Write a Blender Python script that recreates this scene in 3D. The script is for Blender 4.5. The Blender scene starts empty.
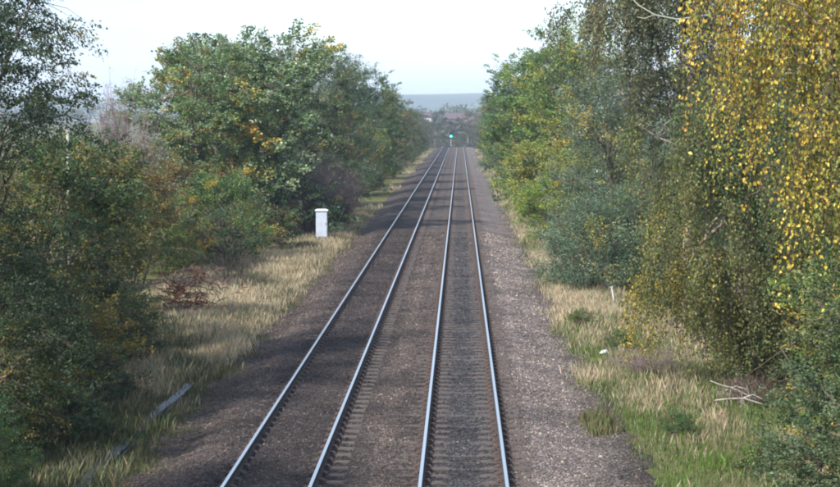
import bpy, math
import numpy as np
from mathutils import Vector

R = math.radians
scn = bpy.context.scene
col = scn.collection

# ------------------------------------------------------------------ camera
cam_d = bpy.data.cameras.new('camera')
cam = bpy.data.objects.new('camera', cam_d)
col.objects.link(cam)
cam_d.sensor_width = 36
cam_d.lens = 36 * 1760 / 840
cam_d.clip_start = 0.5
cam_d.clip_end = 20000
CAMZ = 6.26
cam.location = (0, 0, CAMZ)
cam.rotation_euler = (R(90 - 3.98), 0, R(1.30))
scn.camera = cam

# ------------------------------------------------------------------ sky and sun
SUN_EL, SUN_LEFT = 40.0, 138.0          # elevation, degrees left of the line of the track
world = bpy.data.worlds.new('World')
scn.world = world
world.use_nodes = True
wn, wl = world.node_tree.nodes, world.node_tree.links
wn.clear()
wout = wn.new('ShaderNodeOutputWorld')
bg = wn.new('ShaderNodeBackground')
bg.inputs['Strength'].default_value = 0.15
sky = wn.new('ShaderNodeTexSky')
sky.sky_type = 'NISHITA'
sky.sun_disc = False
sky.sun_elevation = R(SUN_EL)
sky.sun_rotation = R(-SUN_LEFT)
sky.air_density = 1.0
sky.dust_density = 1.2
sky.ozone_density = 1.5
# thin high cloud veil, drawn by noise over the whole sky
tc = wn.new('ShaderNodeTexCoord')
mp = wn.new('ShaderNodeMapping'); mp.inputs['Scale'].default_value = (1.2, 1.2, 5.0)
nz = wn.new('ShaderNodeTexNoise'); nz.inputs['Scale'].default_value = 2.2
nz.inputs['Detail'].default_value = 6; nz.inputs['Roughness'].default_value = 0.55
rp = wn.new('ShaderNodeValToRGB')
rp.color_ramp.elements[0].position = 0.30; rp.color_ramp.elements[0].color = (0.35,)*3 + (1,)
rp.color_ramp.elements[1].position = 0.70; rp.color_ramp.elements[1].color = (0.85,)*3 + (1,)
mx = wn.new('ShaderNodeMix'); mx.data_type = 'RGBA'
mx.inputs[7].default_value = (2.6, 3.2, 4.1, 1)
wl.new(tc.outputs['Generated'], mp.inputs['Vector']); wl.new(mp.outputs[0], nz.inputs['Vector'])
wl.new(nz.outputs['Fac'], rp.inputs[0]); wl.new(rp.outputs[0], mx.inputs[0])
wl.new(sky.outputs[0], mx.inputs[6]); wl.new(mx.outputs[2], bg.inputs['Color'])
wl.new(bg.outputs[0], wout.inputs['Surface'])

sd = bpy.data.lights.new('sun', 'SUN')
sd.energy = 3.5
sd.angle = R(3.0)
sd.color = (1.0, 0.94, 0.86)
sun = bpy.data.objects.new('sun', sd)
col.objects.link(sun)
sv = Vector((-math.sin(R(SUN_LEFT)) * math.cos(R(SUN_EL)), math.cos(R(SUN_LEFT)) * math.cos(R(SUN_EL)), math.sin(R(SUN_EL))))
sun.rotation_euler = sv.to_track_quat('Z', 'Y').to_euler()

scn.view_settings.view_transform = 'Standard'
scn.view_settings.look = 'None'
scn.view_settings.exposure = 1.2
scn.view_settings.gamma = 1.0
scn.render.engine = 'CYCLES'
cy = scn.cycles
cy.max_bounces = 6; cy.diffuse_bounces = 3; cy.glossy_bounces = 2; cy.transmission_bounces = 3
cy.volume_bounces = 1; cy.transparent_max_bounces = 4
cy.sample_clamp_indirect = 4.0
cy.filter_width = 2.0

# ------------------------------------------------------------------ helpers
def tag(o, label=None, cat=None, group=None, kind=None):
    if label: o['label'] = label
    if cat: o['category'] = cat
    if group: o['group'] = group
    if kind: o['kind'] = kind
    return o

def link(o, parent=None):
    col.objects.link(o)
    if parent is not None: o.parent = parent
    return o

def empty(name, loc, rz=0.0):
    o = bpy.data.objects.new(name, None)
    o.empty_display_size = 0.3
    o.location = loc; o.rotation_euler = (0, 0, rz)
    return link(o)

def tri_mesh(name, V, F, mats, colr=None, mi=None, smooth=False):
    """V (n,3), F (m,3 or 4), colr (m,3) per face colour"""
    me = bpy.data.meshes.new(name)
    V = np.asarray(V, np.float32); F = np.asarray(F, np.int32)
    k = F.shape[1]
    me.vertices.add(len(V)); me.vertices.foreach_set('co', V.ravel())
    me.loops.add(F.size); me.loops.foreach_set('vertex_index', F.ravel())
    me.polygons.add(len(F)); me.polygons.foreach_set('loop_start', np.arange(0, F.size, k, dtype=np.int32))
    if mi is not None: me.polygons.foreach_set('material_index', np.asarray(mi, np.int32))
    me.polygons.foreach_set('use_smooth', np.full(len(F), smooth))
    me.update(calc_edges=True)
    for m in (mats if isinstance(mats, (list, tuple)) else [mats]): me.materials.append(m)
    if colr is not None:
        a = me.attributes.new('col', 'FLOAT_COLOR', 'FACE')
        c = np.ones((len(F), 4), np.float32); c[:, :3] = colr
        a.data.foreach_set('color', c.ravel())
    me.validate()
    return me

def obj(name, me, parent=None, loc=None):
    o = bpy.data.objects.new(name, me)
    if loc is not None: o.location = loc
    return link(o, parent)

class MB:
    """collects boxes, tubes and loose polygons, then links them as one mesh object"""
    def __init__(s): s.v = []; s.f = []; s.m = []
    def box(s, c, d, rz=0.0, m=0, tilt=0.0, taper=1.0):
        n = len(s.v); hx, hy, hz = d[0]/2, d[1]/2, d[2]/2
        cr, sr = math.cos(rz), math.sin(rz); ct, st = math.cos(tilt), math.sin(tilt)
        for z in (-hz, hz):
            for x, y in ((-hx, -hy), (hx, -hy), (hx, hy), (-hx, hy)):
                if z > 0: x *= taper; y *= taper
                x2 = x * ct + z * st; z2 = -x * st + z * ct
                s.v.append((c[0] + x2*cr - y*sr, c[1] + x2*sr + y*cr, c[2] + z2))
        for q in ((3, 2, 1, 0), (4, 5, 6, 7), (0, 1, 5, 4), (1, 2, 6, 5), (2, 3, 7, 6), (3, 0, 4, 7)):
            s.f.append([n+i for i in q]); s.m.append(m)
    def tube(s, pts, rad, sides=6, m=0, cap=True):
        pts = [Vector(p) for p in pts]; n0 = len(s.v)
        for i, p in enumerate(pts):
            d = (pts[min(i+1, len(pts)-1)] - pts[max(i-1, 0)]).normalized()
            a = d.cross(Vector((0, 0, 1)) if abs(d.z) < .95 else Vector((1, 0, 0))).normalized(); b = d.cross(a)
            r = rad[i] if hasattr(rad, '__len__') else rad
            for k in range(sides):
                t = 2*math.pi*k/sides
                s.v.append(tuple(p + a*(r*math.cos(t)) + b*(r*math.sin(t))))
        for i in range(len(pts)-1):
            for k in range(sides):
                a = n0+i*sides+k; b = n0+i*sides+(k+1) % sides
                s.f.append([a, b, b+sides, a+sides]); s.m.append(m)
        if cap:
            s.f.append([n0+k for k in range(sides)][::-1]); s.m.append(m)
            s.f.append([n0+(len(pts)-1)*sides+k for k in range(sides)]); s.m.append(m)
    def poly(s, pts, m=0):
        n = len(s.v); s.v += [tuple(p) for p in pts]; s.f.append(list(range(n, n+len(pts)))); s.m.append(m)
    def mesh(s, name, mats, smooth=False):
        me = bpy.data.meshes.new(name); me.from_pydata(s.v, [], s.f)
        for m in (mats if isinstance(mats, (list, tuple)) else [mats]): me.materials.append(m)
        me.polygons.foreach_set('material_index', s.m)
        me.polygons.foreach_set('use_smooth', [smooth]*len(s.f)); me.update()
        return me
    def build(s, name, mats, parent=None, smooth=False, loc=None):
        return obj(name, s.mesh(name, mats, smooth), parent, loc)

# ------------------------------------------------------------------ materials
def mat(name, base=(.3, .3, .3), rough=.7, metal=0.0, spec=.4):
    m = bpy.data.materials.new(name); m.use_nodes = True
    b = m.node_tree.nodes['Principled BSDF']
    b.inputs['Base Color'].default_value = (*base, 1); b.inputs['Roughness'].default_value = rough
    b.inputs['Metallic'].default_value = metal; b.inputs['Specular IOR Level'].default_value = spec
    return m

def N(m, t, **kw):
    n = m.node_tree.nodes.new(t)
    for k, v in kw.items():
        if k.startswith('i_'):
            n.inputs[k[2:].replace('_', ' ')].default_value = v
        else: setattr(n, k, v)
    return n
def L(m, a, b): m.node_tree.links.new(a, b)

def noise(m, vec, scale, detail=4, rough=.6):
    n = N(m, 'ShaderNodeTexNoise'); n.inputs['Scale'].default_value = scale
    n.inputs['Detail'].default_value = detail; n.inputs['Roughness'].default_value = rough
    L(m, vec, n.inputs['Vector']); return n.outputs['Fac']
def ramp(m, fac, stops):
    r = N(m, 'ShaderNodeValToRGB'); e = r.color_ramp.elements
    while len(e) < len(stops): e.new(.5)
    for el, (p, c) in zip(e, stops): el.position = p; el.color = (*c, 1)
    L(m, fac, r.inputs[0]); return r.outputs[0]
def mixc(m, fac, a, b, mode='MIX'):
    n = N(m, 'ShaderNodeMix'); n.data_type = 'RGBA'; n.blend_type = mode
    if isinstance(fac, (int, float)): n.inputs[0].default_value = fac
    else: L(m, fac, n.inputs[0])
    for i, c in ((6, a), (7, b)):
        if isinstance(c, tuple): n.inputs[i].default_value = (*c, 1)
        else: L(m, c, n.inputs[i])
    return n.outputs[2]
def bump(m, h, strength, dist):
    b = N(m, 'ShaderNodeBump'); b.inputs['Strength'].default_value = strength; b.inputs['Distance'].default_value = dist
    L(m, h, b.inputs['Height']); L(m, b.outputs[0], m.node_tree.nodes['Principled BSDF'].inputs['Normal'])
def base(m): return m.node_tree.nodes['Principled BSDF'].inputs['Base Color']
def gpos(m): return N(m, 'ShaderNodeNewGeometry').outputs['Position']

def leaf_mat(name, trans=.35, rough=.5, spec=.35, tt=(1.2, 1.25, .75)):
    m = mat(name, rough=rough, spec=spec); nt = m.node_tree
    at = N(m, 'ShaderNodeAttribute'); at.attribute_name = 'col'
    oi = N(m, 'ShaderNodeObjectInfo')
    c = mixc(m, 1.0, at.outputs['Color'], oi.outputs['Color'], 'MULTIPLY')
    L(m, c, base(m))
    tr = N(m, 'ShaderNodeBsdfTranslucent')
    c2 = mixc(m, 1.0, c, tt, 'MULTIPLY')
    L(m, c2, tr.inputs['Color'])
    ms = N(m, 'ShaderNodeMixShader'); ms.inputs[0].default_value = trans
    L(m, nt.nodes['Principled BSDF'].outputs[0], ms.inputs[1]); L(m, tr.outputs[0], ms.inputs[2])
    L(m, ms.outputs[0], nt.nodes['Material Output'].inputs['Surface'])
    return m
M_leaf = leaf_mat('leaf')
M_grass = leaf_mat('grass_blade', .25, .7, .15, (1.1, 1.02, .85))

M_bark = mat('bark', rough=.9)
f = noise(M_bark, N(M_bark, 'ShaderNodeTexCoord').outputs['Object'], 9, 5)
L(M_bark, ramp(M_bark, f, [(.3, (.05, .04, .03)), (.7, (.16, .13, .105))]), base(M_bark)); bump(M_bark, f, .6, .02)

M_birch = mat('birch_bark', rough=.75)
tcb = N(M_birch, 'ShaderNodeTexCoord').outputs['Object']
mpb = N(M_birch, 'ShaderNodeMapping'); mpb.inputs['Scale'].default_value = (1, 1, 3.2); L(M_birch, tcb, mpb.inputs['Vector'])
f = noise(M_birch, mpb.outputs[0], 5, 5)
L(M_birch, ramp(M_birch, f, [(.42, (.05, .04, .035)), (.56, (.22, .17, .14)), (.78, (.42, .37, .33))]), base(M_birch)); bump(M_birch, f, .4, .01)

M_twig = mat('twig', (.11, .075, .06), .8)
M_deadwood = mat('dead_wood', rough=.85)
f = noise(M_deadwood, N(M_deadwood, 'ShaderNodeTexCoord').outputs['Object'], 14, 4)
L(M_deadwood, ramp(M_deadwood, f, [(.3, (.12, .09, .08)), (.65, (.40, .36, .33))]), base(M_deadwood))
M_redtwig = mat('red_brown_stem', (.17, .075, .06), .7)

# ballast bed: oily between the rails, rust brown under them, paler pinkish stone on the shoulders
def ballast_colour(m):
    p = gpos(m); sx = N(m, 'ShaderNodeSeparateXYZ'); L(m, p, sx.inputs[0])
    w = noise(m, p, .7, 4)
    ad = N(m, 'ShaderNodeMath', operation='MULTIPLY_ADD'); L(m, w, ad.inputs[0]); ad.inputs[1].default_value = .7
    L(m, sx.outputs[0], ad.inputs[2])
    mr = N(m, 'ShaderNodeMapRange'); L(m, ad.outputs[0], mr.inputs[0])
    mr.inputs[1].default_value = -6.35; mr.inputs[2].default_value = 4.35      # x - .35 .. of the bed
    X = lambda x: (x + 6.7) / 10.7
    return mixc(m, 1.0, (.76, .80, .82), ramp(m, mr.outputs[0], [
        (X(-6.4), (.115, .088, .072)), (X(-5.0), (.105, .082, .074)), (X(-4.3), (.058, .047, .046)),
        (X(-3.3), (.070, .056, .053)), (X(-2.3), (.060, .048, .046)), (X(-1.6), (.140, .110, .096)),
        (X(-.85), (.092, .072, .064)), (X(-.4), (.070, .066, .070)), (X(.5), (.076, .072, .076)),
        (X(.95), (.100, .078, .070)), (X(1.6), (.25, .205, .188)), (X(2.7), (.235, .195, .175)), (X(3.6), (.12, .098, .082))]), 'MULTIPLY')
M_ballast = mat('ballast', rough=.95, spec=.2)
p = gpos(M_ballast)
vo = N(M_ballast, 'ShaderNodeTexVoronoi'); vo.inputs['Scale'].default_value = 17; L(M_ballast, p, vo.inputs['Vector'])
sp = N(M_ballast, 'ShaderNodeSeparateColor'); L(M_ballast, vo.outputs['Color'], sp.inputs[0])
g = ramp(M_ballast, sp.outputs[0], [(0, (.35, .35, .36)), (.8, (.95, .93, .92)), (1, (1.9, 1.85, 1.8))])
patch = ramp(M_ballast, noise(M_ballast, p, .45, 5), [(.35, (.62, .62, .64)), (.65, (1.25, 1.22, 1.18))])
L(M_ballast, mixc(M_ballast, 1, mixc(M_ballast, 1, ballast_colour(M_ballast), g, 'MULTIPLY'), patch, 'MULTIPLY'), base(M_ballast))
bump(M_ballast, vo.outputs['Distance'], 1.0, .05)

M_stone = mat('ballast_stone', rough=.9, spec=.25)
at = N(M_stone, 'ShaderNodeAttribute'); at.attribute_name = 'col'
patch = ramp(M_stone, noise(M_stone, gpos(M_stone), .45, 5), [(.35, (.62, .62, .64)), (.65, (1.25, 1.22, 1.18))])
L(M_stone, mixc(M_stone, 1, mixc(M_stone, 1, ballast_colour(M_stone), at.outputs['Color'], 'MULTIPLY'), patch, 'MULTIPLY'), base(M_stone))

M_sleeper = mat('sleeper_concrete', rough=.9, spec=.2)
f = noise(M_sleeper, gpos(M_sleeper), 6, 5)
f2 = noise(M_sleeper, gpos(M_sleeper), 40, 3)
L(M_sleeper, mixc(M_sleeper, f2, ramp(M_sleeper, f, [(.3, (.045, .040, .040)), (.7, (.12, .105, .098))]), (.09, .07, .06)), base(M_sleeper)); bump(M_sleeper, f2, .4, .01)

M_steel = mat('polished_steel', (.68, .66, .64), .33, 1.0)
M_rust = mat('rail_rust', rough=.85)
f = noise(M_rust, gpos(M_rust), 8, 4)
L(M_rust, ramp(M_rust, f, [(.3, (.026, .022, .023)), (.7, (.060, .042, .035))]), base(M_rust))
M_clip = mat('clip_rust', (.085, .056, .046), .8)

M_ground = mat('ground', rough=1.0, spec=.1)
p = gpos(M_ground)
f = noise(M_ground, p, .35, 6); f2 = noise(M_ground, p, 5, 5, .7)
c1 = ramp(M_ground, f, [(.35, (.10, .085, .05)), (.5, (.13, .12, .055)), (.65, (.075, .095, .03))])
c2 = ramp(M_ground, f2, [(.3, (.5, .5, .5)), (.7, (1.4, 1.35, 1.25))])
L(M_ground, mixc(M_ground, 1, c1, c2, 'MULTIPLY'), base(M_ground)); bump(M_ground, f2, .9, .12)

M_hill = mat('hill_fields', rough=1.0, spec=.1)
p = gpos(M_hill)
vo = N(M_hill, 'ShaderNodeTexVoronoi'); vo.inputs['Scale'].default_value = .006; L(M_hill, p, vo.inputs['Vector'])
sp = N(M_hill, 'ShaderNodeSeparateColor'); L(M_hill, vo.outputs['Color'], sp.inputs[0])
L(M_hill, ramp(M_hill, sp.outputs[0], [(0, (.03, .045, .02)), (.5, (.09, .11, .045)), (1, (.16, .14, .08))]), base(M_hill))

M_cabshade = mat('cabinet_paint_shaded', rough=.55)
f = noise(M_cabshade, N(M_cabshade, 'ShaderNodeTexCoord').outputs['Object'], 3, 6)
L(M_cabshade, ramp(M_cabshade, f, [(.3, (.34, .38, .44)), (.6, (.43, .48, .55))]), base(M_cabshade))  # dim blue-grey: shade on the cabinet front put into the paint
M_cablid_lit = mat('cabinet_lid_lit', (.72, .74, .78), .5)  # paler than the body: light on the lid put into its colour
M_conc = mat('trough_concrete', rough=.42)
f = noise(M_conc, gpos(M_conc), 5, 5)
L(M_conc, ramp(M_conc, f, [(.3, (.018, .021, .028)), (.7, (.062, .070, .092))]), base(M_conc)); bump(M_conc, f, .3, .01)
M_black = mat('black_paint', (.015, .015, .017), .5)
M_grey = mat('galvanised', (.35, .36, .37), .45, .6)
M_post = mat('pale_post', (.31, .32, .26), .6)
M_dirtwhite = mat('white_plastic', (.5, .5, .48), .6)
M_brick = mat('brick', (.13, .065, .06), .9)
M_roof = mat('roof_tile', (.085, .05, .055), .8)
M_render = mat('white_render', (.75, .74, .72), .8)
M_glass = mat('window_glass', (.03, .035, .04), .1)
M_green = mat('signal_green', (0, .3, .2))
b = M_green.node_tree.nodes['Principled BSDF']
b.inputs['Emission Color'].default_value = (.02, 1.0, .55, 1); b.inputs['Emission Strength'].default_value = 14

# ------------------------------------------------------------------ terrain functions
def track_dx(y):
    return np.where(np.asarray(y) > 410, (np.asarray(y, float)-410)**2/2000, 0.0)
def dip(y):
    y = np.asarray(y, float)
    d = np.where(y > 425, -(y-425)**2/4400, 0.0)
    d = np.maximum(d, -6.5)
    return d + 11.0*np.clip((y-700)/450, 0, 1)**1.0 * (y > 700)
def vn(x, y, s=0.0):
    return (np.sin(x*1.1+s)*np.cos(y*.9+1.3*s) + .6*np.sin(x*2.3+y*1.7+s) + .4*np.sin(y*3.1-x*2.1+2*s))/2
def ground_z(x, y):
    x = np.asarray(x, float); y = np.asarray(y, float)
    xr = x - track_dx(y)
    z = -.50 + .06*vn(x, y)*np.clip((np.abs(x+1.5)-4.6)/2, 0, 1)
    z = z - .25*np.clip(-(xr+5.0), 0, 1)*0          # flat cess on the left
    z = np.where(xr > 8, z + .12*np.clip(xr-8, 0, 12), z)
    z = np.where(xr < -11, z + .05*np.clip(-xr-11, 0, 12), z)
    return z + dip(y)

# ground sheet
def grid_obj(name, xs, ys, zf, m):
    Xg, Yg = np.meshgrid(xs, ys)
    V = np.stack([Xg, Yg, zf(Xg, Yg)], -1).reshape(-1, 3)
    nx, ny = len(xs), len(ys)
    i = np.arange(nx-1)[None, :] + np.arange(ny-1)[:, None]*nx
    F = np.stack([i, i+1, i+1+nx, i+nx], -1).reshape(-1, 4)
    return tag(obj(name, tri_mesh(name, V, F, m, smooth=True)), kind='structure')
xs = np.concatenate([[-5000, -2500, -1200, -600, -300, -150, -80, -50], np.linspace(-30, 30, 121), [50, 80, 150, 300, 600, 1200, 2500, 5000]])
ys = np.concatenate([[-300, -100, -30], np.arange(0, 130, .9), np.arange(130, 460, 5), np.arange(460, 1200, 20), [1400, 1800, 2500, 3500, 5200]])
grid_obj('ground', xs, ys, ground_z, M_ground)

def hill_z(x, y):
    t = np.clip((y-2300)/1700, 0, 1); t = t*t*(3-2*t)
    ridge = 60 + 5*np.sin(x/430+.8) + 2.5*np.sin(x/170+2) + 1.2*np.sin(x/61) - 9*np.clip((-x-700)/900, 0, 1)
    return 2.0 + t*ridge
grid_obj('hills', np.linspace(-4500, 4500, 121), np.linspace(1900, 5100, 60), hill_z, M_hill)

# ballast bed
BX = [-6.7, -6.2, -5.6, -5.1, -4.7, -4.2, -4.0, -3.3, -2.7, -2.45, -2.1, -1.9, -1.6, -1.1, -.75, -.6, .1, .75, .9, 1.3, 1.7, 2.3, 2.9, 3.6, 4.1]
BZ = [-.56, -.47, -.38, -.22, -.175, -.165, -.158, -.156, -.158, -.185, -.205, -.19, -.17, -.18, -.188, -.192, -.190, -.192, -.19, -.20, -.25, -.38, -.44, -.47, -.6]
bx = np.arange(-6.7, 4.11, .1)
def bed_z(x, y):
    xr = x - track_dx(y)
    z = np.interp(xr, BX, BZ) + dip(y)
    edge = np.clip((np.abs(xr+1.65)-3.4)/1.0, 0, 1)
    fd = np.clip((105-y)/50, 0, 1)
    z = z + .04*vn(x*1.7, y*1.1, 3)*edge*fd + .008*vn(x*7, y*9, 1)*fd
    crib = .012*np.cos(2*math.pi*(y-.2)/.65)          # bed heaped a little between the sleepers
    return z - crib*(np.abs(xr-.07) < 1.3)*np.clip((100-y)/40, 0, 1)
ysb = np.concatenate([np.arange(4, 110, .17), np.arange(110, 460, 2.5), np.arange(460, 640, 10)])
Xg, Yg = np.meshgrid(bx, ysb)
Xg = Xg + track_dx(Yg)
# ragged edges
e = np.zeros_like(Xg); e[:, :5] = -.35*(vn(Yg[:, :5]*.7, Yg[:, :5]*1.9, 2)+.4); e[:, -5:] = .38*vn(Yg[:, -5:]*.8, Yg[:, -5:]*2.1, 5); e *= np.clip((105-Yg)/40, 0, 1)
V = np.stack([Xg+e, Yg, bed_z(Xg, Yg)], -1).reshape(-1, 3)
nx, ny = len(bx), len(ysb)
i = np.arange(nx-1)[None, :] + np.arange(ny-1)[:, None]*nx
tag(obj('ballast_bed', tri_mesh('ballast_bed', V, np.stack([i, i+1, i+1+nx, i+nx], -1).reshape(-1, 4), M_ballast, smooth=True)), kind='structure')

# loose stones on the bed
rng = np.random.default_rng(5)
n = 85000
y = 27 + (rng.random(n)**1.9)*75
x = rng.uniform(-6.4, 3.6, n)
sz = rng.uniform(.013, .030, n)*(1+(y-27)/80)
OV = np.array([(1, 0, 0), (0, 1, 0), (-1, 0, 0), (0, -1, 0), (0, 0, 1), (0, 0, -1)], float)
OF = np.array([(0, 1, 4), (1, 2, 4), (2, 3, 4), (3, 0, 4)])
SV = OV[None]*rng.uniform(.65, 1.3, (n, 6, 1))*sz[:, None, None]
SV += rng.normal(0, .25, (n, 6, 3))*sz[:, None, None]
a = rng.uniform(0, 6.28, n); ca, sa = np.cos(a)[:, None], np.sin(a)[:, None]
X2 = SV[..., 0]*ca - SV[..., 1]*sa; Y2 = SV[..., 0]*sa + SV[..., 1]*ca
SV[..., 0] = X2 + x[:, None]; SV[..., 1] = Y2 + y[:, None]; SV[..., 2] = SV[..., 2]*.8 + (bed_z(x, y)+sz*.12)[:, None]
F = (OF[None] + (np.arange(n)*6)[:, None, None]).reshape(-1, 3)
sc_ = .82*rng.lognormal(0, .42, (n, 1))*np.array([[1, .97, .94]])*(1+rng.normal(0, .05, (n, 3)))
sc_ = np.clip(sc_, .35, 2.8)
o = obj('ballast_stones', tri_mesh('ballast_stones', SV.reshape(-1, 3), F, M_stone, np.repeat(sc_, 4, 0)))
tag(o, 'loose broken stone ballast heaped around both tracks', 'ballast', kind='stuff')

# ------------------------------------------------------------------ the two tracks
RP = [(-.070, -.159), (-.070, -.148), (-.012, -.130), (-.010, -.045), (-.035, -.032), (-.036, -.008), (-.030, 0), (.030, 0), (.036, -.008), (.035, -.032), (.010, -.045), (.012, -.130), (.070, -.148), (.070, -.159)]
def rail_mesh(x0):
    ys_ = np.concatenate([np.arange(4, 410, 7.0), np.arange(410, 620, 5)])
    P = np.array(RP); k = len(P)
    V = []
    for yy in ys_:
        V.append(np.stack([P[:, 0]+x0+float(track_dx(yy)), np.full(k, yy), P[:, 1]+float(dip(yy))], -1))
    V = np.concatenate(V); F = []; mi = []
    for i in range(len(ys_)-1):
        for j in range(k):
            j2 = (j+1) % k
            F.append((i*k+j, (i+1)*k+j, (i+1)*k+j2, i*k+j2)); mi.append(0 if j == 6 else 1)
    return tri_mesh('rail', V, F, [M_steel, M_rust], mi=mi)

sb = MB()
w = .13; hl = 1.27
# concrete sleeper: tapered block, dished between the rail seats
prof = [(-hl, -.21), (-hl+.04, -.172), (-.42, -.166), (-.25, -.185), (.25, -.185), (.42, -.166), (hl-.04, -.172), (hl, -.21)]
def sleeper_geo(mb, cx, cy, z0):
    n0 = len(mb.v)
    for (px, pz) in prof:
        for dy, dz in ((-w, -.10), (-w*.82, 0), (w*.82, 0), (w, -.10)):
            mb.v.append((cx+px, cy+dy, z0+pz+dz))
    for i in range(len(prof)-1):
        for j in range(3):
            a = n0+i*4+j; mb.f.append([a, a+1, a+5, a+4][::-1]); mb.m.append(0)
    e0 = n0+(len(prof)-1)*4
    mb.f.append([n0, n0+1, n0+2, n0+3]); mb.m.append(0); mb.f.append([e0+3, e0+2, e0+1, e0]); mb.m.append(0)
sleeper_geo(sb, 0, 0, 0)
sleeper_me = sb.mesh('sleeper', M_sleeper)

def make_track(xc, label, seed):
    rg = np.random.default_rng(seed)
    t = tag(empty('railway_track', (0, 0, 0)), label, 'railway track', 'the two parallel railway tracks')
    for s in (-.7525, .7525):
        obj('rail', rail_mesh(xc+s), t)
    rest = MB(); cl = MB()
    for k in range(0, 880):
        yy = 26.5 + .65*k
        if yy > 600: break
        cx = xc+float(track_dx(yy)); zz = float(dip(yy))
        if k < 300:
            o = obj('sleeper', sleeper_me, t, (cx+rg.normal(0, .012), yy+rg.normal(0, .012), zz + rg.normal(0, .004)))
            o.rotation_euler = (0, 0, rg.normal(0, .004))
        elif k % 1 == 0:
            sleeper_geo(rest, cx, yy, zz)
        if k < 260:
            for s in (-.7525, .7525):
                for d in (-.105, .105):
                    cl.box((cx+s+d, yy, zz-.140), (.075, .10, .05), rg.normal(0, .1))
                    cl.box((cx+s+d*1.35, yy, zz-.152), (.05, .15, .03), rg.normal(0, .1))
    tag(rest.build('sleeper_row', M_sleeper, t), kind='stuff')
    tag(cl.build('rail_clips', M_clip, t), kind='stuff')
    return t
make_track(-3.32, 'railway track whose sleepers are buried in dark brown ballast, beside the white cabinet', 1)
make_track(.07, 'railway track with rippled grey sleepers showing between its rails, beside the pale stone path', 2)

# ------------------------------------------------------------------ foliage machinery
def unit(v): return v/np.maximum(np.linalg.norm(v, axis=-1, keepdims=True), 1e-9)
def sn(p, k, s):
    return (np.sin(p[:, 0]*k+s)*np.sin(p[:, 1]*k*1.1+2*s) + np.sin(p[:, 2]*k*.9+p[:, 0]*k*.6+3*s)*.8 + np.sin(p[:, 1]*k*1.9-p[:, 2]*k*1.3+s)*.5)/1.6

def leaf_faces(P, A, Nn, size, wr=.62):
    """folded diamond leaves: P base, A axis, Nn normal"""
    A = unit(A); S = unit(np.cross(A, Nn)); Nn = np.cross(S, A)
    s = size[:, None]
    b = P; t = P + A*s; mid = P + A*s*.42
    l = mid + S*s*wr*.5 + Nn*s*.10; r = mid - S*s*wr*.5 + Nn*s*.10
    V = np.stack([b, l, t, r], 1).reshape(-1, 3)
    i = (np.arange(len(P))*4)[:, None]
    F = np.stack([i+0, i+2, i+1, i+0, i+3, i+2], 2).reshape(-1, 3)
    return V, F

def pick_colour(rg, key, pal, jit=.22):
    """key in 0..1 walks through the palette [(weight, rgb)...]"""
    w = np.array([p[0] for p in pal], float); cw = np.cumsum(w)/w.sum()
    idx = np.minimum(np.searchsorted(cw, np.clip(key, 0, .9999)), len(pal)-1)
    c = np.array([p[1] for p in pal])[idx]
    c = c*rg.lognormal(0, jit, (len(c), 1))
    return np.clip(c*(1+rg.normal(0, .07, c.shape)), .004, .85)

def limb(a, b, k=5, sag=.12, rg=None):
    a = np.array(a, float); b = np.array(b, float); d = np.linalg.norm(b-a)
    t = np.linspace(0, 1, k)[:, None]
    p = a+(b-a)*t
    p[:, 2] += np.sin(t[:, 0]*math.pi)*d*sag
    if rg is not None: p[1:-1] += rg.normal(0, d*.035, (k-2, 3))
    return p

def trunk_mesh(name, m, rg, h, r0, targets, nlimb, fine, lean=(0, 0), stems=1, fine_r=.012):
    mb = MB()
    base_pts = []
    for s in range(stems):
        off = rg.normal(0, .25*(stems > 1), 2); ln = np.array(lean)+rg.normal(0, .5 if stems > 1 else .12, 2)
        k = 8; t = np.linspace(0, 1, k)
        path = np.stack([off[0]+ln[0]*t+.10*np.sin(t*5+s), off[1]+ln[1]*t+.10*np.cos(t*4+s), -.3+t*(h*.82)], -1)
        rad = r0*(1-.86*t)/(1 if stems == 1 else 1.6)
        mb.tube(path, rad, 8, cap=False); base_pts.append((path, rad))
    T = np.asarray(targets)
    idx = rg.choice(len(T), min(nlimb, len(T)), replace=False)
    limbs = []
    for i in idx:
        path, rad = base_pts[rg.integers(len(base_pts))]
        z = max(T[i, 2]*rg.uniform(.35, .75), path[1, 2]+.1)
        j = int(np.clip(np.searchsorted(path[:, 2], z), 1, len(path)-1))
        tt = (z-path[j-1, 2])/(path[j, 2]-path[j-1, 2]+1e-6); tt = min(max(tt, 0), 1)
        a = path[j-1]*(1-tt)+path[j]*tt
        e_ = a+(T[i]-a)*.92
        lp = limb(a, e_, 6, .10, rg); r = rad[j]*.55+.012
        mb.tube(lp, np.linspace(r, .012, 6), 5, cap=False); limbs.append(lp)
    LP = np.concatenate([l[1:] for l in limbs])
    idx = rg.choice(len(T), min(fine, len(T)), replace=False)
    for i in idx:
        j = np.argmin(((LP-T[i])**2).sum(1))
        mb.tube(limb(LP[j], T[i], 4, .06, rg), np.linspace(fine_r*1.6, fine_r*.4, 4), 3, cap=False)
    return mb.mesh(name, m, True)

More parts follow.
